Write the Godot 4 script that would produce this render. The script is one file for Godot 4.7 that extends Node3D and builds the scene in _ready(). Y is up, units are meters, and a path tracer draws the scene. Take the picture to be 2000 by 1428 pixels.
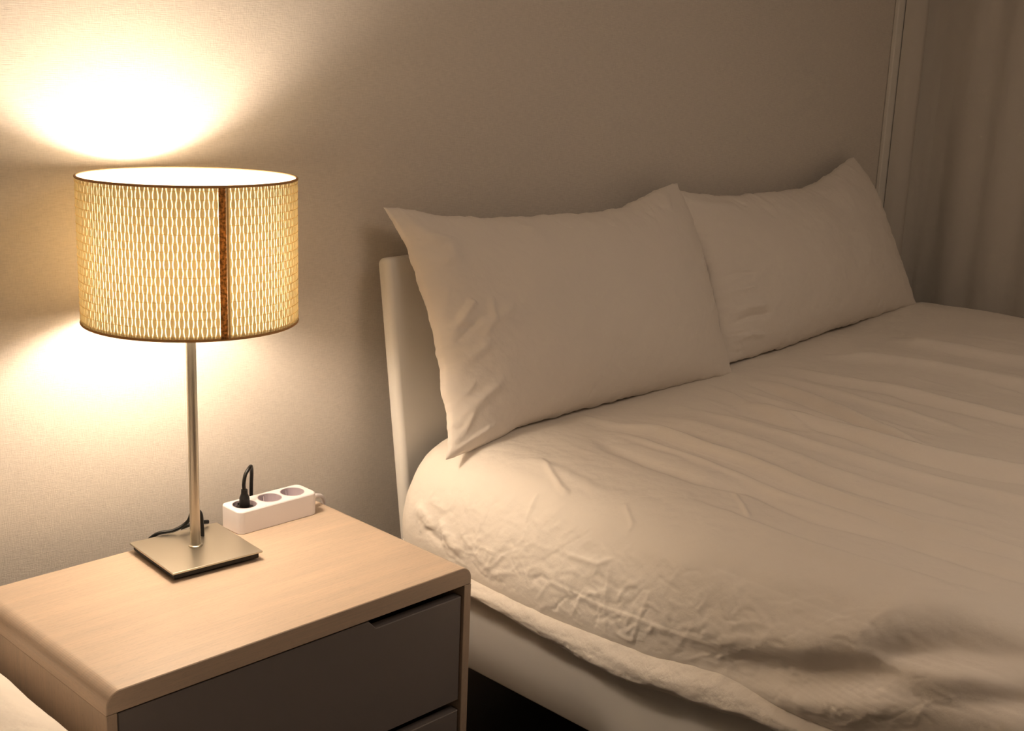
extends Node3D

var rng := RandomNumberGenerator.new()
var M := {}
const WALL_Z := -0.12
const LAMP := Vector3(0.348, 0.5, 0.0676)

# ---------------------------------------------------------------- helpers
func put(called: String, mesh: Mesh, m: Material, parent: Node = self) -> MeshInstance3D:
	var o := MeshInstance3D.new()
	o.name = called
	o.mesh = mesh
	o.material_override = m
	o.cast_shadow = GeometryInstance3D.SHADOW_CASTING_SETTING_ON
	parent.add_child(o, true)
	return o

func thing(called: String, label: String, category: String, at := Vector3.ZERO, group := "") -> Node3D:
	var o := Node3D.new()
	o.name = called
	add_child(o, true)
	o.position = at
	tag(o, label, category, group)
	return o

func tag(o: Node, label: String, category: String, group := "") -> void:
	o.set_meta("label", label)
	o.set_meta("category", category)
	if group:
		o.set_meta("group", group)

func struct(called: String, mesh: Mesh, m: Material) -> MeshInstance3D:
	var o := put(called, mesh, m)
	o.set_meta("kind", "structure")
	return o

func mat(c: Color, rough := 0.6, metal := 0.0) -> StandardMaterial3D:
	var m := StandardMaterial3D.new()
	m.albedo_color = c
	m.roughness = rough
	m.metallic = metal
	return m

# a grid of nu x nv points (index u * nv + v) as arrays with smooth normals
func grid_arrays(p: PackedVector3Array, nu: int, nv: int, uv: PackedVector2Array, wrap_u := false, flip := false) -> Array:
	var n := PackedVector3Array()
	n.resize(nu * nv)
	for i in nu:
		var i0 := maxi(i - 1, 0)
		var i1 := mini(i + 1, nu - 1)
		if wrap_u:
			if i == 0: i0 = nu - 2
			if i == nu - 1: i1 = 1
		for j in nv:
			var a := p[i1 * nv + j] - p[i0 * nv + j]
			var b := p[i * nv + mini(j + 1, nv - 1)] - p[i * nv + maxi(j - 1, 0)]
			var c := a.cross(b).normalized()
			n[i * nv + j] = -c if flip else c
	var idx := PackedInt32Array()
	idx.resize((nu - 1) * (nv - 1) * 6)
	var k := 0
	for i in nu - 1:
		for j in nv - 1:
			var a := i * nv + j
			var q := [a, a + 1, a + nv + 1, a, a + nv + 1, a + nv] if not flip else [a, a + nv + 1, a + 1, a, a + nv, a + nv + 1]
			for w in 6:
				idx[k + w] = q[w]
			k += 6
	var arr := []
	arr.resize(Mesh.ARRAY_MAX)
	arr[Mesh.ARRAY_VERTEX] = p
	arr[Mesh.ARRAY_NORMAL] = n
	if uv.size():
		arr[Mesh.ARRAY_TEX_UV] = uv
	arr[Mesh.ARRAY_INDEX] = idx
	return arr

func joined(list: Array) -> ArrayMesh:
	var p := PackedVector3Array()
	var n := PackedVector3Array()
	var idx := PackedInt32Array()
	for a in list:
		var base := p.size()
		p.append_array(a[Mesh.ARRAY_VERTEX])
		n.append_array(a[Mesh.ARRAY_NORMAL])
		for k in a[Mesh.ARRAY_INDEX]:
			idx.append(k + base)
	var arr := []
	arr.resize(Mesh.ARRAY_MAX)
	arr[Mesh.ARRAY_VERTEX] = p
	arr[Mesh.ARRAY_NORMAL] = n
	arr[Mesh.ARRAY_INDEX] = idx
	var m := ArrayMesh.new()
	m.add_surface_from_arrays(Mesh.PRIMITIVE_TRIANGLES, arr)
	return m

func one(arr: Array) -> ArrayMesh:
	var m := ArrayMesh.new()
	m.add_surface_from_arrays(Mesh.PRIMITIVE_TRIANGLES, arr)
	return m

# box with rounded edges, centred at c
func rbox(size: Vector3, r: float, c := Vector3.ZERO) -> ArrayMesh:
	var h := size / 2
	r = minf(r, minf(h.x, minf(h.y, h.z)) * 0.99)
	var parts := []
	for ax in 3:
		for sgn in [-1.0, 1.0]:
			var a1 := (ax + 1) % 3
			var a2 := (ax + 2) % 3
			var co := []
			for q in [a1, a2]:
				var l := []
				for t in [0.0, 0.42, 0.75, 1.0]:
					l.append(-h[q] + r * t)
				for t in [1.0, 0.75, 0.42, 0.0]:
					l.append(h[q] - r * t)
				co.append(l)
			var p := PackedVector3Array()
			var nn := PackedVector3Array()
			for i in 8:
				for j in 8:
					var v := Vector3.ZERO
					v[ax] = h[ax] * sgn
					v[a1] = co[0][i]
					v[a2] = co[1][j]
					var q := Vector3(clampf(v.x, -h.x + r, h.x - r), clampf(v.y, -h.y + r, h.y - r), clampf(v.z, -h.z + r, h.z - r))
					var d := (v - q).normalized()
					p.append(q + d * r + c)
					nn.append(d)
			var g := grid_arrays(p, 8, 8, PackedVector2Array(), false, sgn < 0)
			g[Mesh.ARRAY_NORMAL] = nn
			parts.append(g)
	return joined(parts)

# tube along a smooth path
func tube(pts: Array, r: float, sides := 10, per := 8) -> ArrayMesh:
	var path := smooth3(pts, per)
	var n := path.size()
	var p := PackedVector3Array()
	var up := Vector3(0.13, 0.31, 0.94).normalized()
	var last := Vector3.ZERO
	for i in n:
		var t := (path[mini(i + 1, n - 1)] - path[maxi(i - 1, 0)]).normalized()
		var a := (last - t * last.dot(t)).normalized() if i > 0 else t.cross(up).normalized()
		last = a
		var b := t.cross(a)
		for k in sides + 1:
			var w := TAU * k / sides
			p.append(path[i] + (a * cos(w) + b * sin(w)) * r)
	var g := grid_arrays(p, n, sides + 1, PackedVector2Array(), false, true)
	# round normals
	var nn := PackedVector3Array()
	for i in n:
		for k in sides + 1:
			nn.append((p[i * (sides + 1) + k] - path[i]).normalized())
	g[Mesh.ARRAY_NORMAL] = nn
	return joined([g, disc(path[0], path[0] - path[1], r, sides), disc(path[n - 1], path[n - 1] - path[n - 2], r, sides)])

func disc(c: Vector3, dir: Vector3, r: float, sides: int) -> Array:
	var t := dir.normalized()
	var a := t.cross(Vector3(0.13, 0.31, 0.94)).normalized()
	var b := t.cross(a)
	var p := PackedVector3Array([c])
	var n := PackedVector3Array([t])
	var idx := PackedInt32Array()
	for k in sides:
		p.append(c + (a * cos(TAU * k / sides) + b * sin(TAU * k / sides)) * r)
		n.append(t)
		idx.append_array([0, 1 + (k + 1) % sides, 1 + k])
	var arr := []
	arr.resize(Mesh.ARRAY_MAX)
	arr[Mesh.ARRAY_VERTEX] = p
	arr[Mesh.ARRAY_NORMAL] = n
	arr[Mesh.ARRAY_INDEX] = idx
	return arr

func smooth3(pts: Array, per: int) -> PackedVector3Array:
	var out := PackedVector3Array()
	for i in pts.size() - 1:
		var a: Vector3 = pts[maxi(i - 1, 0)]
		var b: Vector3 = pts[i]
		var c: Vector3 = pts[i + 1]
		var d: Vector3 = pts[mini(i + 2, pts.size() - 1)]
		for k in per:
			var t := float(k) / per
			out.append(0.5 * (2.0 * b + (c - a) * t + (2.0 * a - 5.0 * b + 4.0 * c - d) * t * t + (3.0 * b - a - 3.0 * c + d) * t * t * t))
	out.append(pts[pts.size() - 1])
	return out

# even samples by arc length
func resample(pts: Array, count: int) -> PackedVector3Array:
	var q := smooth3(pts, 24)
	var l := PackedFloat32Array([0.0])
	for i in range(1, q.size()):
		l.append(l[i - 1] + q[i].distance_to(q[i - 1]))
	var out := PackedVector3Array()
	var k := 0
	for i in count:
		var s := l[l.size() - 1] * i / (count - 1)
		while k < q.size() - 2 and l[k + 1] < s:
			k += 1
		out.append(q[k].lerp(q[k + 1], clampf((s - l[k]) / maxf(1e-9, l[k + 1] - l[k]), 0, 1)))
	return out

# profile of (radius, height) turned round the y axis
func lathe(prof: Array, sides := 48, hard := true) -> ArrayMesh:
	var parts := []
	var runs := []
	if hard:
		for i in prof.size() - 1:
			runs.append([prof[i], prof[i + 1]])
	else:
		runs.append(prof)
	for run in runs:
		var p := PackedVector3Array()
		for k in sides + 1:
			var w := TAU * k / sides
			for v in run:
				p.append(Vector3(v.x * cos(w), v.y, v.x * sin(w)))
		var g := grid_arrays(p, sides + 1, run.size(), PackedVector2Array(), true)
		var nn: PackedVector3Array = g[Mesh.ARRAY_NORMAL]
		for i in nn.size():
			if nn[i].length() < 0.5:
				nn[i] = Vector3.UP
		g[Mesh.ARRAY_NORMAL] = nn
		parts.append(g)
	return joined(parts)

# polygon in x, y extruded from z0 (back) to z1 (front), front edge bevelled by b
func extrude(poly: PackedVector2Array, z0: float, z1: float, b := 0.0) -> ArrayMesh:
	if Geometry2D.is_polygon_clockwise(poly):
		poly.reverse()
	var n := poly.size()
	var inner := PackedVector2Array()
	for i in n:
		var e0 := (poly[i] - poly[(i + n - 1) % n]).normalized()
		var e1 := (poly[(i + 1) % n] - poly[i]).normalized()
		var n0 := Vector2(-e0.y, e0.x)
		var n1 := Vector2(-e1.y, e1.x)
		var mm := (n0 + n1).normalized()
		inner.append(poly[i] + mm * b / maxf(0.3, mm.dot(n0)))
	var st := SurfaceTool.new()
	st.begin(Mesh.PRIMITIVE_TRIANGLES)
	st.set_smooth_group(-1)
	var tri := Geometry2D.triangulate_polygon(inner)
	for k in range(0, tri.size(), 3):
		for w in [0, 2, 1]:
			st.add_vertex(Vector3(inner[tri[k + w]].x, inner[tri[k + w]].y, z1))
	tri = Geometry2D.triangulate_polygon(poly)
	for k in range(0, tri.size(), 3):
		for w in [0, 1, 2]:
			st.add_vertex(Vector3(poly[tri[k + w]].x, poly[tri[k + w]].y, z0))
	for i in n:
		var j := (i + 1) % n
		var a := Vector3(poly[i].x, poly[i].y, z0)
		var c := Vector3(poly[j].x, poly[j].y, z0)
		var a1 := Vector3(poly[i].x, poly[i].y, z1 - b)
		var c1 := Vector3(poly[j].x, poly[j].y, z1 - b)
		for v in [a, a1, c, c, a1, c1]:
			st.add_vertex(v)
		if b > 0:
			var a2 := Vector3(inner[i].x, inner[i].y, z1)
			var c2 := Vector3(inner[j].x, inner[j].y, z1)
			for v in [a1, a2, c1, c1, a2, c2]:
				st.add_vertex(v)
	st.generate_normals()
	return st.commit()

# adds a soft ridge along a polyline to a height field with coordinates us, vs (metres)
func stamp(hf: PackedFloat32Array, us: PackedFloat32Array, vs: PackedFloat32Array, pts: Array, w: float, h: float, lean := 0.0) -> void:
	var nv := vs.size()
	var best := {}
	for k in pts.size() - 1:
		var a: Vector2 = pts[k]
		var b: Vector2 = pts[k + 1]
		var d := b - a
		var len2 := maxf(1e-9, d.length_squared())
		var reach := 2.4 * w
		var i0 := us.bsearch(minf(a.x, b.x) - reach)
		var i1 := us.bsearch(maxf(a.x, b.x) + reach)
		var j0 := vs.bsearch(minf(a.y, b.y) - reach)
		var j1 := vs.bsearch(maxf(a.y, b.y) + reach)
		for i in range(i0, i1):
			for j in range(j0, j1):
				var q := Vector2(us[i], vs[j])
				var t := clampf((q - a).dot(d) / len2, 0, 1)
				var o := q - a - d * t
				var dd := o.length()
				if dd > reach:
					continue
				var side := signf(d.cross(o))
				var ww := w * (1.0 + lean * side)
				var along := (k + t) / (pts.size() - 1)
				var f := exp(-dd * dd / (ww * ww)) * minf(1.0, 5.0 * minf(along, 1.0 - along) + 0.05)
				var key := i * nv + j
				if f > best.get(key, 0.0):
					best[key] = f
	for key in best:
		hf[key] += best[key] * h

func noise_tex(freq: float, size: int, kind := FastNoiseLite.TYPE_SIMPLEX_SMOOTH, seed_ := 1, oct := 4, lo := Color.BLACK, hi := Color.WHITE) -> NoiseTexture2D:
	var n := FastNoiseLite.new()
	n.noise_type = kind
	n.frequency = freq
	n.seed = seed_
	n.fractal_octaves = oct
	var t := NoiseTexture2D.new()
	t.width = size
	t.height = size
	t.seamless = true
	t.noise = n
	var g := Gradient.new()
	g.set_color(0, lo)
	g.set_color(1, hi)
	t.color_ramp = g
	return t

func img_tex(w: int, h: int, f: Callable) -> ImageTexture:
	var im := Image.create(w, h, false, Image.FORMAT_RGB8)
	for y in h:
		for x in w:
			im.set_pixel(x, y, f.call(x, y))
	return ImageTexture.create_from_image(im)

func triplanar(m: StandardMaterial3D, scale: float) -> void:
	m.uv1_triplanar = true
	m.uv1_world_triplanar = true
	m.uv1_scale = Vector3.ONE * scale
	m.uv1_triplanar_sharpness = 6.0

# ---------------------------------------------------------------- materials
func materials() -> void:
	# woven wallpaper
	var wn := FastNoiseLite.new()
	wn.seed = 5
	wn.frequency = 0.5
	var m := mat(Color(0.888, 0.855, 0.82), 0.85)
	var weave := img_tex(256, 256, func(x, y):
		var hor := 0.5 + 0.5 * sin(TAU * y / 4.0)
		var slub := wn.get_noise_2d(x * 0.06, y * 1.0) * 0.5 + wn.get_noise_2d(x * 1.0 + 300.0, y * 0.08) * 0.35
		var v := clampf(0.55 + 0.1 * (hor - 0.5) + slub * 0.45, 0, 1)
		return Color(v, v, v))
	var tint := img_tex(256, 256, func(x, y):
		var slub := wn.get_noise_2d(x * 0.06, y * 1.0) * 0.5 + wn.get_noise_2d(x * 1.0 + 300.0, y * 0.08) * 0.35
		var v := clampf(0.955 + slub * 0.1, 0, 1)
		return Color(v, v, v * 0.995))
	m.albedo_texture = tint
	m.heightmap_enabled = true
	m.heightmap_texture = weave
	m.heightmap_scale = 0.08
	triplanar(m, 5.0)
	M.wallpaper = m
	M.paint = mat(Color(0.9, 0.88, 0.85), 0.8)
	M.ceiling = mat(Color(0.93, 0.92, 0.9), 0.9)
	M.trim = mat(Color(0.9, 0.88, 0.85), 0.5)

	# light beech wood, grain along the texture's u
	var g1 := FastNoiseLite.new()
	g1.seed = 11
	g1.frequency = 0.02
	var g2 := FastNoiseLite.new()
	g2.seed = 12
	g2.frequency = 0.09
	g2.fractal_octaves = 3
	var wood := func(x, y):
		var u := float(x)
		var v := float(y)
		var band := g1.get_noise_2d(u * 0.10, v * 0.9 + 6.0 * g1.get_noise_2d(u * 0.12, v * 0.25))
		var line := g2.get_noise_2d(u * 0.035, v * 1.9)
		var pore := g2.get_noise_2d(u * 0.25 + 900.0, v * 7.0)
		var t := 0.5 * band + 0.42 * line
		var k := 1.0 + 0.09 * t - (0.05 if pore > 0.38 else 0.0)
		return Color(0.79 * k, (0.705 - 0.012 * t) * k, (0.62 - 0.02 * t) * k)
	var wood_tex := img_tex(1024, 768, wood)
	m = mat(Color.WHITE, 0.42)
	m.albedo_texture = wood_tex
	m.uv1_triplanar = true
	m.uv1_world_triplanar = true
	m.uv1_scale = Vector3(1.35, 1.8, 1.8)
	m.uv1_triplanar_sharpness = 4.0
	M.wood = m
	var wood_up := img_tex(512, 768, func(x, y): return wood.call(y * 1.2, x * 1.5))
	m = mat(Color(0.93, 0.93, 0.93), 0.5)
	m.albedo_texture = wood_up
	m.uv1_triplanar = true
	m.uv1_world_triplanar = true
	m.uv1_scale = Vector3(1.5, 1.5, 1.8)
	M.wood_upright = m
	M.drawer = mat(Color(0.5, 0.47, 0.46), 0.55)
	M.inside = mat(Color(0.2, 0.18, 0.17), 0.8)

	# white cotton
	M.linen = cloth(Color(0.93, 0.897, 0.857), 21, 0.1)
	M.pillowcase = cloth(Color(0.91, 0.875, 0.838), 22, 0.1)
	M.sheet = cloth(Color(0.93, 0.897, 0.857), 23, 0.2)
	M.mattress = mat(Color(0.85, 0.83, 0.8), 0.9)
	M.curtain = cloth(Color(0.8, 0.775, 0.74), 24, 0.05)
	M.white_lacquer = mat(Color(0.88, 0.865, 0.84), 0.38)

	# lamp
	m = mat(Color(0.79, 0.765, 0.71), 0.34, 1.0)
	M.brushed = m
	M.black = mat(Color(0.045, 0.042, 0.04), 0.5)
	M.cord = mat(Color(0.03, 0.03, 0.03), 0.42)
	m = mat(Color(0.93, 0.91, 0.86), 0.9)
	m.backlight_enabled = true
	m.backlight = Color(0.66, 0.63, 0.55)
	M.liner = m
	var yarns := []
	for k in 4:
		m = mat([Color(0.74, 0.685, 0.53), Color(0.71, 0.66, 0.5), Color(0.76, 0.69, 0.53), Color(0.69, 0.64, 0.49)][k], 0.75)
		m.backlight_enabled = true
		m.backlight = Color(0.64, 0.59, 0.47)
		yarns.append(m)
	M.yarns = yarns
	m = mat(Color(0.9, 0.82, 0.62), 0.8)
	m.backlight_enabled = true
	m.backlight = Color(0.9, 0.78, 0.52)
	M.thread = m
	m = mat(Color(0.62, 0.5, 0.36), 0.8)
	var streak := img_tex(64, 256, func(x, y):
		var v := clampf(0.75 + g2.get_noise_2d(x * 3.0, y * 0.5) * 0.7, 0.25, 1.0)
		return Color(v, v * 0.97, v * 0.92))
	m.albedo_texture = streak
	m.uv1_triplanar = true
	m.uv1_scale = Vector3.ONE * 12.0
	m.backlight_enabled = true
	m.backlight = Color(0.9, 0.75, 0.5)
	M.seam = m
	m = mat(Color(0.52, 0.44, 0.34), 0.8)
	m.backlight_enabled = true
	m.backlight = Color(0.5, 0.42, 0.3)
	M.seam_edge = m
	m = mat(Color(0.6, 0.5, 0.36), 0.8)
	m.backlight_enabled = true
	m.backlight = Color(0.6, 0.48, 0.3)
	M.rim = m
	m = mat(Color(1, 0.97, 0.9), 0.4)
	m.emission_enabled = true
	m.emission = Color(1.0, 0.9, 0.76)
	m.emission_energy_multiplier = 4.0
	M.bulb = m
	m = mat(Color(0.95, 0.93, 0.9), 0.6)
	m.emission_enabled = true
	m.emission = Color(1.0, 0.89, 0.78)
	m.emission_energy_multiplier = 0.35
	M.glow = m
	M.plastic_white = mat(Color(0.92, 0.9, 0.91), 0.35)
	M.socket = mat(Color(0.72, 0.67, 0.7), 0.4)
	M.hole = mat(Color(0.12, 0.11, 0.11), 0.6)
	M.chrome = mat(Color(0.8, 0.8, 0.8), 0.25, 1.0)
	M.floor = mat(Color(0.17, 0.13, 0.1), 0.5)

func cloth(c: Color, seed_: int, relief: float) -> StandardMaterial3D:
	var m := mat(c, 0.9)
	m.heightmap_enabled = true
	m.heightmap_texture = noise_tex(0.012, 512, FastNoiseLite.TYPE_SIMPLEX_SMOOTH, seed_, 5)
	m.heightmap_scale = relief
	m.rim_enabled = true
	m.rim = 0.15
	triplanar(m, 4.0)
	return m

# ---------------------------------------------------------------- main
func _ready() -> void:
	rng.seed = 77
	var cam := Camera3D.new()
	cam.name = "camera"
	add_child(cam)
	cam.transform = Transform3D(Basis(Vector3(0.7053, 0.0384, 0.7079), Vector3(0.1486, 0.9683, -0.2006), Vector3(-0.6932, 0.2467, 0.6772)).orthonormalized(), Vector3(-0.7189, 1.3568, 1.8333))
	cam.fov = 31.876
	cam.near = 0.05
	cam.far = 30.0
	cam.current = true
	var env := Environment.new()
	env.background_mode = Environment.BG_COLOR
	env.background_color = Color.BLACK
	env.tonemap_mode = Environment.TONE_MAPPER_LINEAR
	env.tonemap_exposure = 1.0
	env.sdfgi_enabled = true
	env.ssao_enabled = true
	env.ssil_enabled = true
	var we := WorldEnvironment.new()
	we.name = "world"
	we.environment = env
	add_child(we)

	materials()
	ceiling_light()
	room()
	nightstand()
	bed()
	duvet()
	pillows()
	second_bed()
	lamp()
	power_strip()

# round flush fitting that lights the room from behind the camera
func ceiling_light() -> void:
	var at := Vector3(1.2, 2.3, 1.75)
	var t := thing("ceiling_light", "round white ceiling light glowing dimly behind the viewer", "ceiling light", at)
	put("fitting", lathe([Vector2(0, -0.001), Vector2(0.56, -0.001), Vector2(0.56, -0.045), Vector2(0.55, -0.05)], 64), M.trim, t)
	put("diffuser", lathe([Vector2(0.55, -0.05), Vector2(0.0, -0.05)], 64), M.glow, t)
	var li := AreaLight3D.new()
	li.name = "ceiling_area_light"
	li.area_size = Vector2(0.97, 0.97)
	li.light_color = Color(1.0, 0.905, 0.815)
	li.light_energy = 0.8
	li.shadow_enabled = true
	li.rotation_degrees.x = -90
	li.position = at + Vector3(0, -0.056, 0)
	add_child(li)

func room() -> void:
	var x0 := -1.9
	var x1 := 3.2
	var z1 := 2.9
	var top := 2.3
	var wall := struct("wall_back", rbox(Vector3(x1 - x0 + 0.4, top + 0.2, 0.15), 0.002, Vector3((x0 + x1) / 2, top / 2, WALL_Z - 0.0757)), M.paint)
	# the wallpaper hangs in sheets; one joint shows above the lamp
	var edges := [x0, -1.673, -0.613, 0.447, 2.82, x1]
	for k in edges.size() - 1:
		var w: float = edges[k + 1] - edges[k] - 0.0004
		put("wallpaper_sheet", rbox(Vector3(w, top, 0.0007), 0.0003, Vector3((edges[k] + edges[k + 1]) / 2, top / 2, WALL_Z - 0.00035)), M.wallpaper, wall)
	struct("wall_right", rbox(Vector3(0.15, top + 0.2, z1 - WALL_Z + 0.4), 0.002, Vector3(x1 + 0.075, top / 2, (z1 + WALL_Z) / 2)), M.paint)
	struct("wall_left", rbox(Vector3(0.15, top + 0.2, z1 - WALL_Z + 0.4), 0.002, Vector3(x0 - 0.075, top / 2, (z1 + WALL_Z) / 2)), M.paint)
	struct("wall_front", rbox(Vector3(x1 - x0 + 0.4, top + 0.2, 0.15), 0.002, Vector3((x0 + x1) / 2, top / 2, z1 + 0.075)), M.paint)
	struct("ceiling", rbox(Vector3(x1 - x0 + 0.4, 0.15, z1 - WALL_Z + 0.4), 0.002, Vector3((x0 + x1) / 2, top + 0.075, (z1 + WALL_Z) / 2)), M.ceiling)
	struct("floor", rbox(Vector3(x1 - x0 + 0.4, 0.15, z1 - WALL_Z + 0.4), 0.002, Vector3((x0 + x1) / 2, -0.075, (z1 + WALL_Z) / 2)), M.floor)
	# upright casing at the corner
	struct("trim_1", rbox(Vector3(0.044, top, 0.014), 0.004, Vector3(2.843, top / 2, WALL_Z + 0.0072)), M.trim)
	curtain()

func curtain() -> void:
	var pts := [Vector3(2.856, 0, -0.103), Vector3(2.868, 0, -0.078), Vector3(2.9, 0, -0.06), Vector3(2.93, 0, -0.068), Vector3(2.944, 0, -0.088), Vector3(2.965, 0, -0.09), Vector3(2.985, 0, -0.06)]
	var z := 0.0
	var k := 0
	while z < 2.7:
		var d: float = [0.0, 0.011, 0.003, 0.013, -0.001, 0.009][k % 6]
		pts.append(Vector3(2.985 - d, 0, z))
		z += [0.06, 0.07, 0.055, 0.075][k % 4]
		k += 1
	var path := smooth3(pts, 8)
	var p := PackedVector3Array()
	var n := path.size()
	var nv := 30
	var nz := FastNoiseLite.new()
	nz.seed = 3
	nz.frequency = 1.2
	for i in n:
		for j in nv:
			var t := float(j) / (nv - 1)
			var q := path[i]
			q.y = 0.02 + 2.27 * t
			if i > 50:
				q.x += 0.014 * nz.get_noise_2d(q.z * 3.0, q.y * 0.6) * (1.0 - 0.6 * t)
			p.append(q)
	var o := put("curtain", one(grid_arrays(p, n, nv, PackedVector2Array())), M.curtain)
	tag(o, "grey-beige full-length curtain hanging in soft folds beyond the bed", "curtain")

func nightstand() -> void:
	var t := thing("nightstand", "light beech nightstand with rounded top edges and dark taupe drawers", "nightstand", Vector3(0, 0, 0))
	var xl := 0.008
	var xr := 0.672
	var zb := -0.015
	var zf := 0.399
	var poly := PackedVector2Array()
	poly.append(Vector2(xl, 0.4675))
	var r := 0.0225
	for k in 13:
		var w := PI - PI / 2 * k / 12
		poly.append(Vector2(xl + r + r * cos(w), 0.5 - r + r * sin(w)))
	for k in 13:
		var w := PI / 2 - PI / 2 * k / 12
		poly.append(Vector2(xr - r + r * cos(w), 0.5 - r + r * sin(w)))
	poly.append(Vector2(xr, 0.4675))
	put("top_board", extrude(poly, zb, zf, 0.0012), M.wood, t)
	for s in [[xl, xl + 0.0155], [xr - 0.0155, xr]]:
		put("side_panel", rbox(Vector3(s[1] - s[0], 0.466, zf - zb), 0.0012, Vector3((s[0] + s[1]) / 2, 0.234, (zf + zb) / 2)), M.wood_upright, t)
	put("back_panel", rbox(Vector3(0.632, 0.44, 0.006), 0.001, Vector3(0.34, 0.247, zb + 0.006)), M.inside, t)
	put("bottom_board", rbox(Vector3(0.632, 0.016, zf - zb - 0.01), 0.001, Vector3(0.34, 0.03, (zf + zb) / 2)), M.wood, t)
	var gx := 0.0245 + 0.0
	var rx := 0.6535
	for d in [[0.4635, 0.256], [0.2525, 0.042]]:
		var y1: float = d[0]
		var y0: float = d[1]
		var front := PackedVector2Array([Vector2(gx + 0.002, y0), Vector2(rx, y0), Vector2(rx, y1 - 0.016), Vector2(0.470, y1 - 0.016), Vector2(0.455, y1), Vector2(gx + 0.002, y1)])
		var f := put("drawer_front", extrude(front, zf - 0.022, zf - 0.004, 0.0012), M.drawer, t)
		put("drawer_box", rbox(Vector3(0.6, y1 - y0 - 0.05, 0.34), 0.002, Vector3(0.34, (y0 + y1) / 2 - 0.012, 0.2)), M.inside, f)

func bed() -> void:
	var t := thing("bed", "cream lacquered bed frame with leaning headboard beside the nightstand", "bed", Vector3(0.832, 0, 0))
	var hb := put("headboard", rbox(Vector3(1.79, 0.86, 0.034), 0.013), M.white_lacquer, t)
	hb.position = Vector3(0.913, 0.512, -0.0015)
	hb.rotation.x = -0.147
	for x in [0.0, 1.764]:
		put("side_rail", rbox(Vector3(0.026, 0.165, 2.1), 0.004, Vector3(x + 0.013, 0.272, 1.1)), M.white_lacquer, t)
		put("leg", rbox(Vector3(0.06, 0.19, 0.06), 0.006, Vector3(x + (0.07 if x < 1 else -0.045), 0.096, 2.05)), M.white_lacquer, t)
	put("foot_rail", rbox(Vector3(1.736, 0.165, 0.026), 0.004, Vector3(0.895, 0.272, 2.135)), M.white_lacquer, t)
	for k in 9:
		put("slat", rbox(Vector3(1.735, 0.018, 0.08), 0.003, Vector3(0.895, 0.235, 0.22 + 0.22 * k)), M.wood, t)
	var mt := put("mattress", rbox(Vector3(1.7, 0.3, 2.02), 0.07, Vector3(1.727, 0.397, 1.09)), M.mattress)
	tag(mt, "thick white mattress lying under the rumpled duvet", "mattress")
	# rolled hem of the sheet showing between the duvet and the rail
	var lower := [[0.06, 0.372], [0.27, 0.36], [0.45, 0.345], [0.62, 0.337], [0.77, 0.355], [0.92, 0.373], [1.2, 0.368], [1.6, 0.355], [2.1, 0.355]]
	var nz := FastNoiseLite.new()
	nz.seed = 41
	nz.frequency = 9.0
	var p := PackedVector3Array()
	var nu := 500
	var nv := 36
	for i in nu:
		var z := 0.06 + 2.04 * i / (nu - 1)
		var yb := 0.35
		for k in lower.size() - 1:
			if z >= lower[k][0] and z <= lower[k + 1][0]:
				var s: float = (z - lower[k][0]) / (lower[k + 1][0] - lower[k][0])
				yb = lerpf(lower[k][1], lower[k + 1][1], smoothstep(0, 1, s))
		var yt := 0.392 + 0.022 * smoothstep(0.45, 0.9, z)
		var line := smooth3([Vector3(.842, yt + .02, z), Vector3(.815, yt + .004, z), Vector3(.798, lerpf(yt, yb, .22), z), Vector3(.7905, lerpf(yt, yb, .5), z), Vector3(.7915, lerpf(yt, yb, .78), z), Vector3(.7985, yb + .002, z), Vector3(.808, yb - .001, z), Vector3(.83, yb + .012, z)], 5)
		for j in nv:
			var q := line[j]
			q.x += 0.005 * nz.get_noise_2d(z * 0.7, j * 0.006)
			q.y += 0.003 * nz.get_noise_2d(z * 0.6 + 9.0, 0.0)
			p.append(q)
	var sh := put("bed_sheet", one(grid_arrays(p, nu, nv, PackedVector2Array(), false, true)), M.sheet)
	tag(sh, "white flat sheet hem hanging over the bed rail below the duvet", "sheet")

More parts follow.
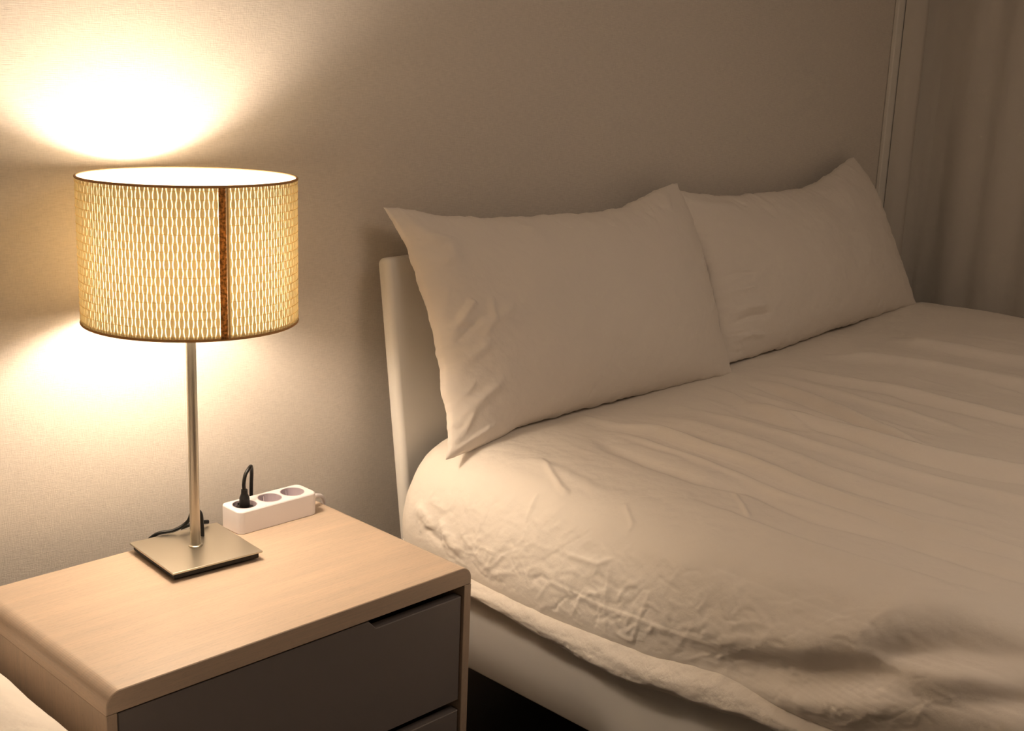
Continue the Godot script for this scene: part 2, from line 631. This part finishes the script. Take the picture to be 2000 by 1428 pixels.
func duvet() -> void:
	var prof := [Vector3(.826, .376, 0), Vector3(.813, .377, 0), Vector3(.803, .392, 0), Vector3(.800, .43, 0), Vector3(.806, .475, 0), Vector3(.822, .52, 0), Vector3(.85, .563, 0), Vector3(.89, .592, 0), Vector3(.95, .606, 0), Vector3(1.1, .612, 0), Vector3(1.4, .614, 0), Vector3(1.71, .615, 0), Vector3(2.2, .635, 0), Vector3(2.6, .652, 0), Vector3(2.75, .655, 0), Vector3(2.82, .645, 0), Vector3(2.86, .60, 0), Vector3(2.87, .5, 0), Vector3(2.87, .42, 0)]
	var fine := resample(prof, 4903)   # every 0.5 mm
	var us := PackedFloat32Array()
	var s := 0.0
	while s < 2.45:
		us.append(s)
		s += 0.0025 if s < 0.62 else 0.006
	var vs := PackedFloat32Array()
	var z := 0.05
	while z < 2.22:
		vs.append(z)
		z += 0.003 if z < 1.25 else 0.01
	var nu := us.size()
	var nv := vs.size()
	var hf := PackedFloat32Array()
	hf.resize(nu * nv)
	# long folds over the top, running down the bed
	var folds := [
		[[[.57, .17], [.56, .275], [.595, .36], [.58, .49], [.58, .575], [.56, .71], [.55, .83], [.54, .945], [.56, 1.1], [.56, 1.3]], .013, .009, .45],
		[[[.485, .26], [.45, .37], [.44, .57], [.475, .66], [.45, .795], [.475, .94], [.47, 1.15], [.48, 1.4]], .022, -.007, 0],
		[[[.34, .6], [.335, .745], [.335, .83], [.335, .945], [.36, 1.2]], .02, .005, .3],
		[[[.9, .32], [.91, .47], [.915, .605], [.91, .75], [.96, .935], [1.0, 1.2]], .015, .010, .45],
		[[[.86, .32], [.865, .47], [.87, .605], [.865, .75], [.91, .935], [.95, 1.2]], .018, -.006, 0],
		[[[.78, .23], [.79, .375], [.78, .57], [.77, .735], [.78, .86], [.79, 1.01], [.8, 1.3]], .014, .006, .2],
		[[[.69, .25], [.7, .375], [.69, .57], [.67, .735], [.67, .86], [.68, 1.01]], .016, .005, .2],
		[[[.64, .25], [.65, .375], [.64, .57], [.62, .735], [.62, .86], [.63, 1.01]], .016, -.004, 0],
		[[[1.11, .225], [1.09, .345], [1.06, .45], [.99, .625], [.955, .74]], .014, .008, .3],
		[[[1.08, .225], [1.06, .345], [1.03, .45], [.96, .625], [.93, .74]], .014, -.006, 0],
		[[[1.26, .205], [1.265, .355], [1.28, .515], [1.275, .625], [1.275, .795], [1.3, 1.1]], .012, .006, .3],
		[[[1.22, .205], [1.225, .355], [1.24, .515], [1.235, .625], [1.235, .795], [1.26, 1.1]], .018, -.004, 0],
		[[[1.405, .23], [1.475, .32], [1.515, .475], [1.525, .685], [1.55, .9]], .02, .008, .3],
		[[[.975, .185], [.91, .375], [.865, .545], [.845, .705]], .014, .006, .3],
		[[[.53, .3], [.525, .4], [.52, .5], [.5, .7], [.505, .9]], .009, .003, 0],
		[[[1.0, .25], [.99, .4], [.96, .55], [.94, .62]], .01, .004, 0],
		[[[1.17, .2], [1.16, .35], [1.14, .5], [1.12, .75]], .014, .005, 0],
		[[[1.68, .25], [1.7, .45], [1.72, .7]], .03, .01, 0],
		# the slack near the foot end of the near side
		[[[.055, .7], [.065, .835], [.095, .96], [.145, 1.05], [.2, 1.095], [.24, 1.145], [.27, 1.24], [.3, 1.4]], .034, -.024, .2],
		[[[.105, .8], [.15, .95], [.2, 1.02], [.26, 1.06], [.31, 1.12], [.34, 1.24]], .035, .010, 0],
		[[[.03, .85], [.05, .96], [.09, 1.06], [.15, 1.15], [.2, 1.25]], .03, .016, 0],
		[[[.11, 1.06], [.155, 1.175], [.195, 1.27], [.2, 1.4]], .022, -.014, 0],
		[[[.16, 1.01], [.17, 1.055], [.18, 1.13], [.225, 1.25]], .016, .008, 0],
		# pressed creases on the near side
		[[[.165, .575], [.135, .58], [.045, .59]], .004, .0015, 0],
		[[[.155, .67], [.075, .655], [.045, .645]], .0045, .0014, 0],
		[[[.095, .435], [.094, .5], [.089, .595], [.092, .65], [.089, .705], [.085, .825]], .005, .0018, .5],
		[[[.15, .46], [.155, .55], [.175, .58]], .005, .0025, 0],
		[[[.315, .3], [.26, .4], [.25, .43]], .006, .0025, 0],
		[[[.275, .535], [.24, .58], [.225, .585]], .0045, .0025, 0],
		[[[.235, .365], [.175, .37]], .0045, .0022, 0],
		[[[.44, .64], [.39, .7], [.35, .74]], .0045, .0022, 0],
		[[[.3, .27], [.3, .36], [.28, .5]], .012, .004, 0],
		# bunched corner beside the nightstand
		[[[.13, .1], [.11, .14], [.09, .15]], .014, .008, 0],
		[[[.095, .13], [.08, .16], [.07, .19]], .008, -.005, 0],
		[[[.12, .17], [.09, .2], [.07, .24]], .012, .008, 0],
	]
	for f in folds:
		var line := []
		for q in f[0]:
			line.append(Vector2(q[0], q[1]))
		stamp(hf, us, vs, line, f[1], f[2] * (1.8 if f[0][0][0] > 0.3 else 0.9), f[3])
	# crumpled cotton of the near side: many small broken creases
	for k in 650:
		var c := Vector2(absf(rng.randfn(0.0, 0.085)) + 0.035, rng.randf_range(0.1, 1.15))
		if rng.randf() < 0.25:
			c.x = rng.randf_range(0.1, 0.42)
		var ang := rng.randf_range(0, TAU) if rng.randf() < 0.6 else rng.randfn(PI / 2, 0.4)
		var line := [c]
		for q in rng.randi_range(2, 4):
			ang += rng.randfn(0, 0.5)
			c += Vector2(cos(ang), sin(ang)) * rng.randf_range(0.008, 0.022)
			line.append(c)
		var fade := clampf(1.15 - c.x / 0.3, 0.25, 1.0) * smoothstep(0.01, 0.07, c.x)
		stamp(hf, us, vs, line, rng.randf_range(0.0028, 0.006), rng.randf_range(0.0005, 0.0013) * fade * (1 if rng.randf() < 0.6 else -1))
	# fine straight tension lines on the top
	for k in 70:
		var u0 := rng.randf_range(0.4, 1.9)
		var v0 := rng.randf_range(0.2, 0.9)
		var l := rng.randf_range(0.12, 0.4)
		var sl := rng.randfn(0.0, 0.07)
		stamp(hf, us, vs, [Vector2(u0, v0), Vector2(u0 + sl * l * 0.5, v0 + l * 0.5), Vector2(u0 + sl * l, v0 + l)], rng.randf_range(0.005, 0.012), rng.randf_range(-0.0016, 0.0024))
	var nz := FastNoiseLite.new()
	nz.seed = 9
	nz.frequency = 2.2
	var p := PackedVector3Array()
	p.resize(nu * nv)
	for i in nu:
		var k := clampi(int(us[i] / 0.0005), 1, fine.size() - 2)
		var c := fine[k]
		var t := (fine[k + 1] - fine[k - 1]).normalized()
		var n := Vector3(-t.y, t.x, 0)
		for j in nv:
			var zz := vs[j]
			var low := clampf(1.0 - us[i] / 0.22, 0, 1)
			var q := c
			# the hem rises and sinks along the rail
			q.y += low * (0.006 * cos((zz - 0.15) * 6.0) + 0.032 * smoothstep(0.45, 0.9, zz))
			q.z = zz
			var h := hf[i * nv + j] + 0.009 * nz.get_noise_2d(us[i] * 1.0, zz * 0.8) * (1.0 if us[i] < 2.2 else 0.3)
			# the top end sinks under the pillows, the foot end falls off
			var e := clampf((0.1 - zz) / 0.05, 0, 1)
			q += n * (h - 0.02 * e * e)
			p[i * nv + j] = q
	var o := put("duvet", one(grid_arrays(p, nu, nv, PackedVector2Array(), false, true)), M.linen)
	tag(o, "large rumpled white cotton duvet spread over the bed with the pillows", "duvet")

# a pillow from its four edges (lists of points), filled out along n
func pillow_mesh(bottom: Array, top: Array, left: Array, right: Array, n: Vector3, thick: float, creases: Array, seed_: int) -> ArrayMesh:
	var nu := 300
	var nv := 170
	var b := resample(bottom, nu)
	var t := resample(top, nu)
	var l := resample(left, nv)
	var r := resample(right, nv)
	var us := PackedFloat32Array()
	var vs := PackedFloat32Array()
	for i in nu: us.append(0.9 * i / (nu - 1))
	for j in nv: vs.append(0.49 * j / (nv - 1))
	var hf := PackedFloat32Array()
	hf.resize(nu * nv)
	for c in creases:
		var line := []
		for q in c[0]:
			line.append(Vector2(q[0], q[1]))
		stamp(hf, us, vs, line, c[1], c[2] * 1.25)
	var rg := RandomNumberGenerator.new()
	rg.seed = seed_
	# puckers where the fabric runs into the seams
	for k in 60:
		var side := rg.randi_range(0, 3)
		var a := rg.randf()
		var len := rg.randf_range(0.02, 0.075)
		var q0: Vector2
		var q1: Vector2
		if side < 2:
			q0 = Vector2(0.004 if side == 0 else 0.896, 0.49 * a)
			q1 = q0 + Vector2((1.0 if side == 0 else -1.0) * len, rg.randfn(0.0, 0.018))
		else:
			q0 = Vector2(0.9 * a, 0.004 if side == 2 else 0.486)
			q1 = q0 + Vector2(rg.randfn(0.0, 0.02), (1.0 if side == 2 else -1.0) * len * 0.7)
		stamp(hf, us, vs, [q0, q0.lerp(q1, 0.5) + Vector2(rg.randfn(0, 0.004), rg.randfn(0, 0.004)), q1], rg.randf_range(0.004, 0.009), rg.randf_range(-0.004, 0.0045))
	var nz := FastNoiseLite.new()
	nz.seed = seed_
	nz.frequency = 4.0
	var pf := PackedVector3Array()
	var pb := PackedVector3Array()
	for i in nu:
		var u := float(i) / (nu - 1)
		for j in nv:
			var v := float(j) / (nv - 1)
			var c := b[i].lerp(t[i], v) + l[j].lerp(r[j], u) - (b[0].lerp(b[nu - 1], u)).lerp(t[0].lerp(t[nu - 1], u), v)
			var fu := 4.0 * u * (1.0 - u)
			var fv := 4.0 * v * (1.0 - v)
			var f := pow(fu, 0.52) * pow(fv, 0.5) * (1.12 - 0.28 * v)
			var soft := minf(1.0, 3.0 * minf(fu, fv))
			var h := f * thick + soft * (0.006 * nz.get_noise_2d(u * 0.9, v * 0.49) + hf[i * nv + j])
			# the seam wanders a little
			var out := Vector3(0.007 * nz.get_noise_2d(5.0 + u * 0.2, v * 2.2) * (1.0 - pow(fu, 0.5)), 0.006 * nz.get_noise_2d(u * 3.5, 9.0 + v * 0.2) * (1.0 - pow(fv, 0.5)), 0)
			c += out
			pf.append(c + n * h)
			pb.append(c - n * f * thick * 0.5)
	return joined([grid_arrays(pf, nu, nv, PackedVector2Array(), false, false), grid_arrays(pb, nu, nv, PackedVector2Array(), false, true)])

func pillows() -> void:
	var creases := [
		[[[.012, .225], [.04, .245], [.07, .275], [.08, .285]], .008, .008],
		[[[.02, .205], [.05, .222], [.085, .25]], .008, -.006],
		[[[.0, .25], [.025, .285], [.04, .32]], .008, .004],
		[[[.0, .01], [.04, .02], [.1, .035]], .007, .006],
		[[[.0, .02], [.03, .045], [.05, .08]], .007, .004],
		[[[.06, .23], [.12, .24], [.17, .262]], .010, .004],
		[[[.005, .35], [.04, .37], [.1, .375]], .014, .004],
		[[[.02, .47], [.05, .42], [.09, .38]], .016, .005],
		[[[.4, .475], [.41, .45], [.42, .43]], .008, -.004],
		[[[.83, .48], [.8, .46], [.78, .43]], .012, .005],
		[[[.01, .16], [.05, .175], [.1, .2]], .011, .005],
		[[[.01, .07], [.06, .09], [.12, .12]], .011, .005],
		[[[.02, .4], [.06, .42], [.11, .41]], .01, .004],
		[[[.08, .21], [.11, .24], [.12, .29]], .008, .003],
		[[[.3, .465], [.31, .44], [.3, .42]], .012, .004],
		[[[.55, .47], [.56, .45], [.55, .43]], .01, .004],
		[[[.72, .47], [.7, .45], [.71, .43]], .008, -.003],
	]
	var m := pillow_mesh(
		[Vector3(.826, .588, .161), Vector3(.948, .596, .158), Vector3(1.039, .609, .151), Vector3(1.322, .612, .149), Vector3(1.462, .611, .15), Vector3(1.648, .607, .152), Vector3(1.75, .604, .153)],
		[Vector3(.851, 1.034, -.062), Vector3(.915, 1.024, -.057), Vector3(1.004, 1.005, -.048), Vector3(1.188, .992, -.041), Vector3(1.479, .988, -.039), Vector3(1.635, 1.012, -.051), Vector3(1.719, 1.03, -.06), Vector3(1.764, 1.034, -.062)],
		[Vector3(.826, .588, .161), Vector3(.845, .623, .143), Vector3(.862, .694, .108), Vector3(.882, .809, .051), Vector3(.882, .891, .009), Vector3(.876, .965, -.028), Vector3(.851, 1.034, -.062)],
		[Vector3(1.75, .604, .153), Vector3(1.745, .7, .105), Vector3(1.756, .802, .054), Vector3(1.772, .928, -.009), Vector3(1.764, 1.034, -.062)],
		Vector3(0, .447, .894), 0.098, creases, 31)
	var first := put("pillow", m, M.pillowcase)
	first.position.y = 0.004
	tag(first, "plump white pillow nearest the lamp, lit along its left side", "pillow", "pillows against the headboard")
	creases = [
		[[[.03, .1], [.09, .11], [.16, .105]], .008, -.006],
		[[[.03, .125], [.09, .135], [.15, .13]], .009, .005],
		[[[.02, .05], [.08, .06], [.13, .05]], .008, .005],
		[[[.02, .18], [.08, .185], [.12, .19]], .008, .003],
		[[[.02, .22], [.07, .23], [.13, .225]], .008, -.003],
		[[[.05, .45], [.15, .44], [.2, .45]], .02, .005],
	]
	m = pillow_mesh(
		[Vector3(1.768, .622, .118), Vector3(2.024, .628, .114), Vector3(2.225, .638, .11), Vector3(2.499, .648, .105), Vector3(2.726, .652, .105)],
		[Vector3(1.72, 1.03, -.066), Vector3(1.894, 1.0, -.053), Vector3(2.117, .995, -.052), Vector3(2.313, .999, -.053), Vector3(2.454, 1.03, -.063), Vector3(2.575, 1.062, -.078), Vector3(2.61, 1.066, -.08)],
		[Vector3(1.768, .622, .118), Vector3(1.765, .7, .086), Vector3(1.775, .871, .012), Vector3(1.72, 1.03, -.066)],
		[Vector3(2.726, .652, .105), Vector3(2.69, .777, .05), Vector3(2.67, .906, -.006), Vector3(2.655, 1.0, -.05), Vector3(2.61, 1.066, -.08)],
		Vector3(0, .39, .92), 0.085, creases, 32)
	tag(put("pillow", m, M.pillowcase), "white pillow in shadow farther from the lamp, next to the curtain", "pillow", "pillows against the headboard")

func second_bed() -> void:
	var prof := [Vector3(-.05, .34, 0), Vector3(-.034, .39, 0), Vector3(-.034, .43, 0), Vector3(-.046, .467, 0), Vector3(-.08, .492, 0), Vector3(-.15, .505, 0), Vector3(-.3, .512, 0), Vector3(-.6, .515, 0), Vector3(-.9, .515, 0), Vector3(-1.06, .5, 0), Vector3(-1.1, .44, 0), Vector3(-1.1, .36, 0)]
	var nu := 180
	var nv := 160
	var line := resample(prof, nu)
	var nz := FastNoiseLite.new()
	nz.seed = 19
	nz.frequency = 3.0
	var p := PackedVector3Array()
	for i in nu:
		for j in nv:
			var z := 0.03 + 1.1 * j / (nv - 1)
			p.append(Vector3(line[i].x, line[i].y + 0.008 * nz.get_noise_2d(line[i].x * 2.0, z), z))
	var o := put("duvet", one(grid_arrays(p, nu, nv, PackedVector2Array(), false, false)), M.linen)
	tag(o, "white bedding edge of another bed at the left of the nightstand", "duvet")
	var t := thing("bed", "cream bed frame standing left of the nightstand under white bedding", "bed", Vector3(-0.6, 0, 0.55))
	for x in [-0.48, 0.48]:
		put("side_rail", rbox(Vector3(0.026, 0.165, 1.1), 0.004, Vector3(x, 0.25, 0.02)), M.white_lacquer, t)
		for z in [-0.5, 0.52]:
			put("leg", rbox(Vector3(0.05, 0.168, 0.05), 0.005, Vector3(x * 0.96, 0.084, z)), M.white_lacquer, t)
	put("base_board", rbox(Vector3(0.93, 0.03, 1.08), 0.004, Vector3(0, 0.3, 0.02)), M.wood, t)
	var mt := put("mattress", rbox(Vector3(0.9, 0.17, 1.06), 0.05, Vector3(-0.6, 0.401, 0.58)), M.mattress)
	tag(mt, "white mattress of the bed at the left of the nightstand", "mattress")

func lamp() -> void:
	var t := thing("table_lamp", "lit table lamp with woven drum shade and square brushed steel base", "lamp", LAMP)
	# foot
	var base := put("base_plate", rbox(Vector3(0.162, 0.0035, 0.158), 0.0012), M.brushed, t)
	base.position = Vector3(-0.002, 0.0143, 0.0045)
	base.rotation.y = -0.075
	var under := put("base_weight", rbox(Vector3(0.153, 0.0095, 0.149), 0.002), M.black, t)
	under.position = Vector3(-0.002, 0.0077, 0.0045)
	under.rotation.y = -0.075
	for k in 4:
		var f := Vector3((0.055 if k % 2 else -0.055), 0.002, (0.055 if k > 1 else -0.055)).rotated(Vector3.UP, -0.075)
		var foot := put("foot", lathe([Vector2(0.0, 0.002), Vector2(0.008, 0.002), Vector2(0.008, -0.002), Vector2(0, -0.002)], 20), M.black, t)
		foot.position = f + Vector3(-0.002, 0.0002, 0.0045)
	put("collar", lathe([Vector2(0.0118, 0.0158), Vector2(0.0118, 0.0182), Vector2(0.0105, 0.0192), Vector2(0.008, 0.0195)], 40), M.brushed, t)
	put("pole", lathe([Vector2(0.0085, 0.016), Vector2(0.0083, 0.416), Vector2(0, 0.417)], 40), M.brushed, t)
	put("socket", lathe([Vector2(0, 0.415), Vector2(0.012, 0.415), Vector2(0.0165, 0.42), Vector2(0.0165, 0.448), Vector2(0.012, 0.451), Vector2(0, 0.451)], 32), M.plastic_white, t)
	# bulb
	var prof := []
	for k in 21:
		var w := -PI / 2 + 0.42 + (PI - 0.42) * k / 20
		prof.append(Vector2(0.048 * cos(w), 0.502 + 0.048 * sin(w)))
	prof[20] = Vector2(0.0, 0.55)
	prof.push_front(Vector2(0.013, 0.45))
	put("bulb", lathe(prof, 32, false), M.bulb, t)
	var li := OmniLight3D.new()
	li.name = "bulb_light"
	li.light_color = Color(1.0, 0.91, 0.815)
	li.light_energy = 0.32
	li.light_size = 0.046
	li.omni_range = 12.0
	li.omni_attenuation = 2.0
	li.shadow_enabled = true
	li.position = LAMP + Vector3(0, 0.502, 0)
	add_child(li)
	# shade, leaning a little away from the room
	var sh := Node3D.new()
	sh.name = "shade"
	t.add_child(sh)
	sh.position = Vector3(0.0015, 0, 0)
	var ax := Vector3(0.856, 0, 0.517)
	sh.transform = Transform3D(Basis(ax, -0.02), Vector3.ZERO) * Transform3D(Basis(), Vector3(0, 0, 0))
	sh.position = Vector3(0.0025, 0.517, 0) - sh.basis * Vector3(0, 0.517, 0)
	var y0 := 0.404
	var y1 := 0.6305
	var rr := 0.1655
	put("liner", lathe([Vector2(rr, y0), Vector2(rr, y1)], 128), M.liner, sh)
	var n := 160
	var pitch := TAU * 0.168 / n
	var two := []
	for ph in 2:
		two.append(yarn_mesh(0.1668, y0 + 0.002, y1 - 0.002, pitch, ph))
	for k in n:
		if k in [113, 114]:
			continue   # the overlap strip covers these
		var y := put("yarn", two[k % 2], M.yarns[(k * 7 + k / 5) % 4], sh)
		y.rotation.y = TAU * k / n
	var rings := []
	for k in 18:
		var yy := y0 + (y1 - y0) * (k + 0.5) / 18
		rings.append(ring_arrays(0.1688, yy, 0.00035))
	var bt := put("binding_threads", joined(rings), M.thread, sh)
	bt.set_meta("kind", "stuff")
	for yy in [y0, y1]:
		put("rim", ring_mesh(0.1675, yy, 0.0021), M.rim, sh)
	# overlap where the woven mat is closed
	var th := deg_to_rad(104.7)
	put("seam", arc_mesh(0.1708, th - 0.025, th + 0.04, y0 + 0.001, y1 - 0.001), M.seam, sh)
	put("seam_edge", arc_mesh(0.1712, th - 0.047, th - 0.025, y0 + 0.001, y1 - 0.001), M.seam_edge, sh)
	# fitter
	put("fitter_ring", ring_mesh(0.1635, y0 + 0.004, 0.0016), M.chrome, sh)
	for k in 3:
		var w := TAU * k / 3 + 0.35
		var d := Vector3(cos(w), 0, sin(w))
		put("fitter_spoke", tube([d * 0.008 + Vector3(0, 0.413, 0), d * 0.06 + Vector3(0, 0.411, 0), d * 0.1635 + Vector3(0, y0 + 0.005, 0)], 0.0012, 8, 6), M.chrome, sh)
	# flex of the lamp behind the pole
	put("cord", tube([Vector3(0.031, 0.017, -0.028), Vector3(0.0305, 0.035, -0.028), Vector3(0.029, 0.058, -0.03), Vector3(0.024, 0.06, -0.045), Vector3(0.022, 0.035, -0.06), Vector3(0.0, 0.022, -0.068), Vector3(-0.03, 0.014, -0.085), Vector3(-0.06, -0.03, -0.1), Vector3(-0.07, -0.12, -0.105)], 0.0032, 10, 8), M.cord, t)
	put("cord_clip", tube([Vector3(0.012, 0.024, -0.066), Vector3(0.04, 0.026, -0.066), Vector3(0.066, 0.022, -0.066)], 0.0035, 8, 6), M.cord, t)

func yarn_mesh(r: float, y0: float, y1: float, pitch: float, ph: int) -> ArrayMesh:
	var rows := 9 * 10 + 1
	var p := PackedVector3Array()
	var n5 := 7
	for i in rows:
		var t := float(i) / (rows - 1)
		var c := cos(TAU * 9.0 * t + PI * ph)
		var w := pitch * (0.735 + 0.25 * c)
		var bulge := 0.0013 + 0.0006 * c
		for k in n5:
			var a := lerpf(-1, 1, float(k) / (n5 - 1))
			var ang := a * w / 2 / r
			var rad := r + bulge * sqrt(maxf(0.0, 1.0 - a * a)) + 0.0002
			p.append(Vector3(rad * cos(ang), lerpf(y0, y1, t), -rad * sin(ang)))
	return one(grid_arrays(p, rows, n5, PackedVector2Array(), false, false))

func ring_arrays(r: float, y: float, thick: float, sides := 6) -> Array:
	var p := PackedVector3Array()
	for i in 129:
		var w := TAU * i / 128
		for k in sides + 1:
			var a := TAU * k / sides
			p.append(Vector3((r + thick * cos(a)) * cos(w), y + thick * sin(a), (r + thick * cos(a)) * sin(w)))
	return grid_arrays(p, 129, sides + 1, PackedVector2Array(), true)

func ring_mesh(r: float, y: float, thick: float) -> ArrayMesh:
	return joined([ring_arrays(r, y, thick, 10)])

func arc_mesh(r: float, a0: float, a1: float, y0: float, y1: float) -> ArrayMesh:
	var parts := []
	for s in 1:
		var p := PackedVector3Array()
		for i in 9:
			var w := lerpf(a0, a1, i / 8.0)
			var edge := 1.0 - pow(absf(i / 4.0 - 1.0), 4.0)
			var rad := r + 0.0006 * edge if s == 0 else r - 0.0012
			for yy in [y0, y1]:
				p.append(Vector3(rad * cos(w), yy, rad * sin(w)))
		parts.append(grid_arrays(p, 9, 2, PackedVector2Array(), false, s == 1))
	return joined(parts)

func power_strip() -> void:
	var c := Vector3(0.534, 0.5, 0.0135)
	var t := thing("power_strip", "white three-socket power strip at the back corner of the nightstand", "power strip", c)
	var hx := 0.084
	var hz := 0.031
	var rc := 0.012
	var hgt := 0.042
	var sx := [-0.053, 0.0, 0.049]
	# outline, then the body as stacked outlines
	var outline := func(inset: float) -> PackedVector3Array:
		var out := PackedVector3Array()
		var r: float = maxf(rc - inset, 0.002)
		for q in 4:
			var cx: float = (hx - rc) * [1, -1, -1, 1][q]
			var cz: float = (hz - rc) * [1, 1, -1, -1][q]
			for k in 9:
				var w := PI / 2 * q + PI / 2 * k / 8
				out.append(Vector3(cx + r * cos(w), 0, cz + r * sin(w)))
		out.append(out[0])
		return out
	var levels := [[0.0015, 0.0], [0.0, 0.0015], [0.0, hgt - 0.003], [0.0009, hgt - 0.0009], [0.003, hgt]]
	var p := PackedVector3Array()
	for l in levels:
		for q in outline.call(l[0]):
			p.append(q + Vector3(0, l[1], 0))
	var walls := grid_arrays(p, levels.size(), 37, PackedVector2Array())
	# top face: three cells, each with a round opening
	var tops := []
	var bounds := [-hx, -0.0265, 0.0245, hx]
	for s in 3:
		var q := PackedVector3Array()
		var nn := PackedVector3Array()
		for k in 97:
			var w := TAU * k / 96
			var d := Vector2(cos(w), sin(w))
			var lo := 0.02
			var hi := 0.12
			for it in 30:
				var mid := (lo + hi) / 2
				var x: float = sx[s] + d.x * mid
				var z := d.y * mid
				var ex := maxf(absf(x) - (hx - rc), 0.0)
				var ez := maxf(absf(z) - (hz - rc), 0.0)
				var ok: bool = Vector2(ex, ez).length() < rc - 0.003 and x > bounds[s] and x < bounds[s + 1]
				if ok: lo = mid
				else: hi = mid
			q.append(Vector3(sx[s] + d.x * 0.0215, hgt, d.y * 0.0215))
			q.append(Vector3(sx[s] + d.x * lo, hgt, d.y * lo))
			nn.append(Vector3.UP)
			nn.append(Vector3.UP)
		var g := grid_arrays(q, 97, 2, PackedVector2Array())
		g[Mesh.ARRAY_NORMAL] = nn
		tops.append(g)
	put("body", joined([walls] + tops), M.plastic_white, t)
	for s in 3:
		var so := put("socket", lathe([Vector2(0.0222, hgt + 0.0004), Vector2(0.0208, hgt + 0.0004), Vector2(0.0203, hgt - 0.0145), Vector2(0, hgt - 0.0145)], 48), M.socket, t)
		so.position = Vector3(sx[s], 0, 0)
		for k in [-1, 1]:
			put("pin_hole", lathe([Vector2(0.0028, hgt - 0.0142), Vector2(0, hgt - 0.0142)], 16), M.hole, so).position = Vector3(0.0068 * k, 0, 0.0068 * k)
			put("earth_clip", rbox(Vector3(0.004, 0.011, 0.0012), 0.0004), M.chrome, so).position = Vector3(0.0, hgt - 0.0075, 0.0196 * k)
	put("cable_gland", tube([Vector3(hx - 0.002, 0.022, 0.0), Vector3(hx + 0.008, 0.022, -0.001), Vector3(hx + 0.014, 0.021, -0.002)], 0.0062, 14, 5), M.plastic_white, t)
	put("cable", tube([Vector3(hx + 0.01, 0.0215, -0.001), Vector3(hx + 0.025, 0.019, -0.006), Vector3(hx + 0.045, 0.008, -0.016), Vector3(hx + 0.06, -0.02, -0.03), Vector3(hx + 0.066, -0.12, -0.04), Vector3(hx + 0.068, -0.3, -0.045)], 0.0042, 12, 8), M.plastic_white, t)
	# black plug with its flex
	var pl := thing("plug", "black plug with looping black flex in the left socket of the power strip", "plug", c + Vector3(sx[0], hgt - 0.014, 0))
	put("plug_body", lathe([Vector2(0, 0.0), Vector2(0.0188, 0.0), Vector2(0.0188, 0.006), Vector2(0.0165, 0.0085), Vector2(0.0095, 0.0105), Vector2(0.009, 0.026), Vector2(0.006, 0.034), Vector2(0.0055, 0.042), Vector2(0, 0.042)], 28, true), M.black, pl)
	put("flex", tube([Vector3(0, 0.04, 0), Vector3(-0.001, 0.052, 0), Vector3(0.004, 0.068, -0.002), Vector3(0.015, 0.077, -0.006), Vector3(0.028, 0.073, -0.02), Vector3(0.041, 0.054, -0.038), Vector3(0.049, 0.02, -0.052), Vector3(0.055, -0.04, -0.062), Vector3(0.058, -0.14, -0.07)], 0.0034, 10, 8), M.cord, pl)
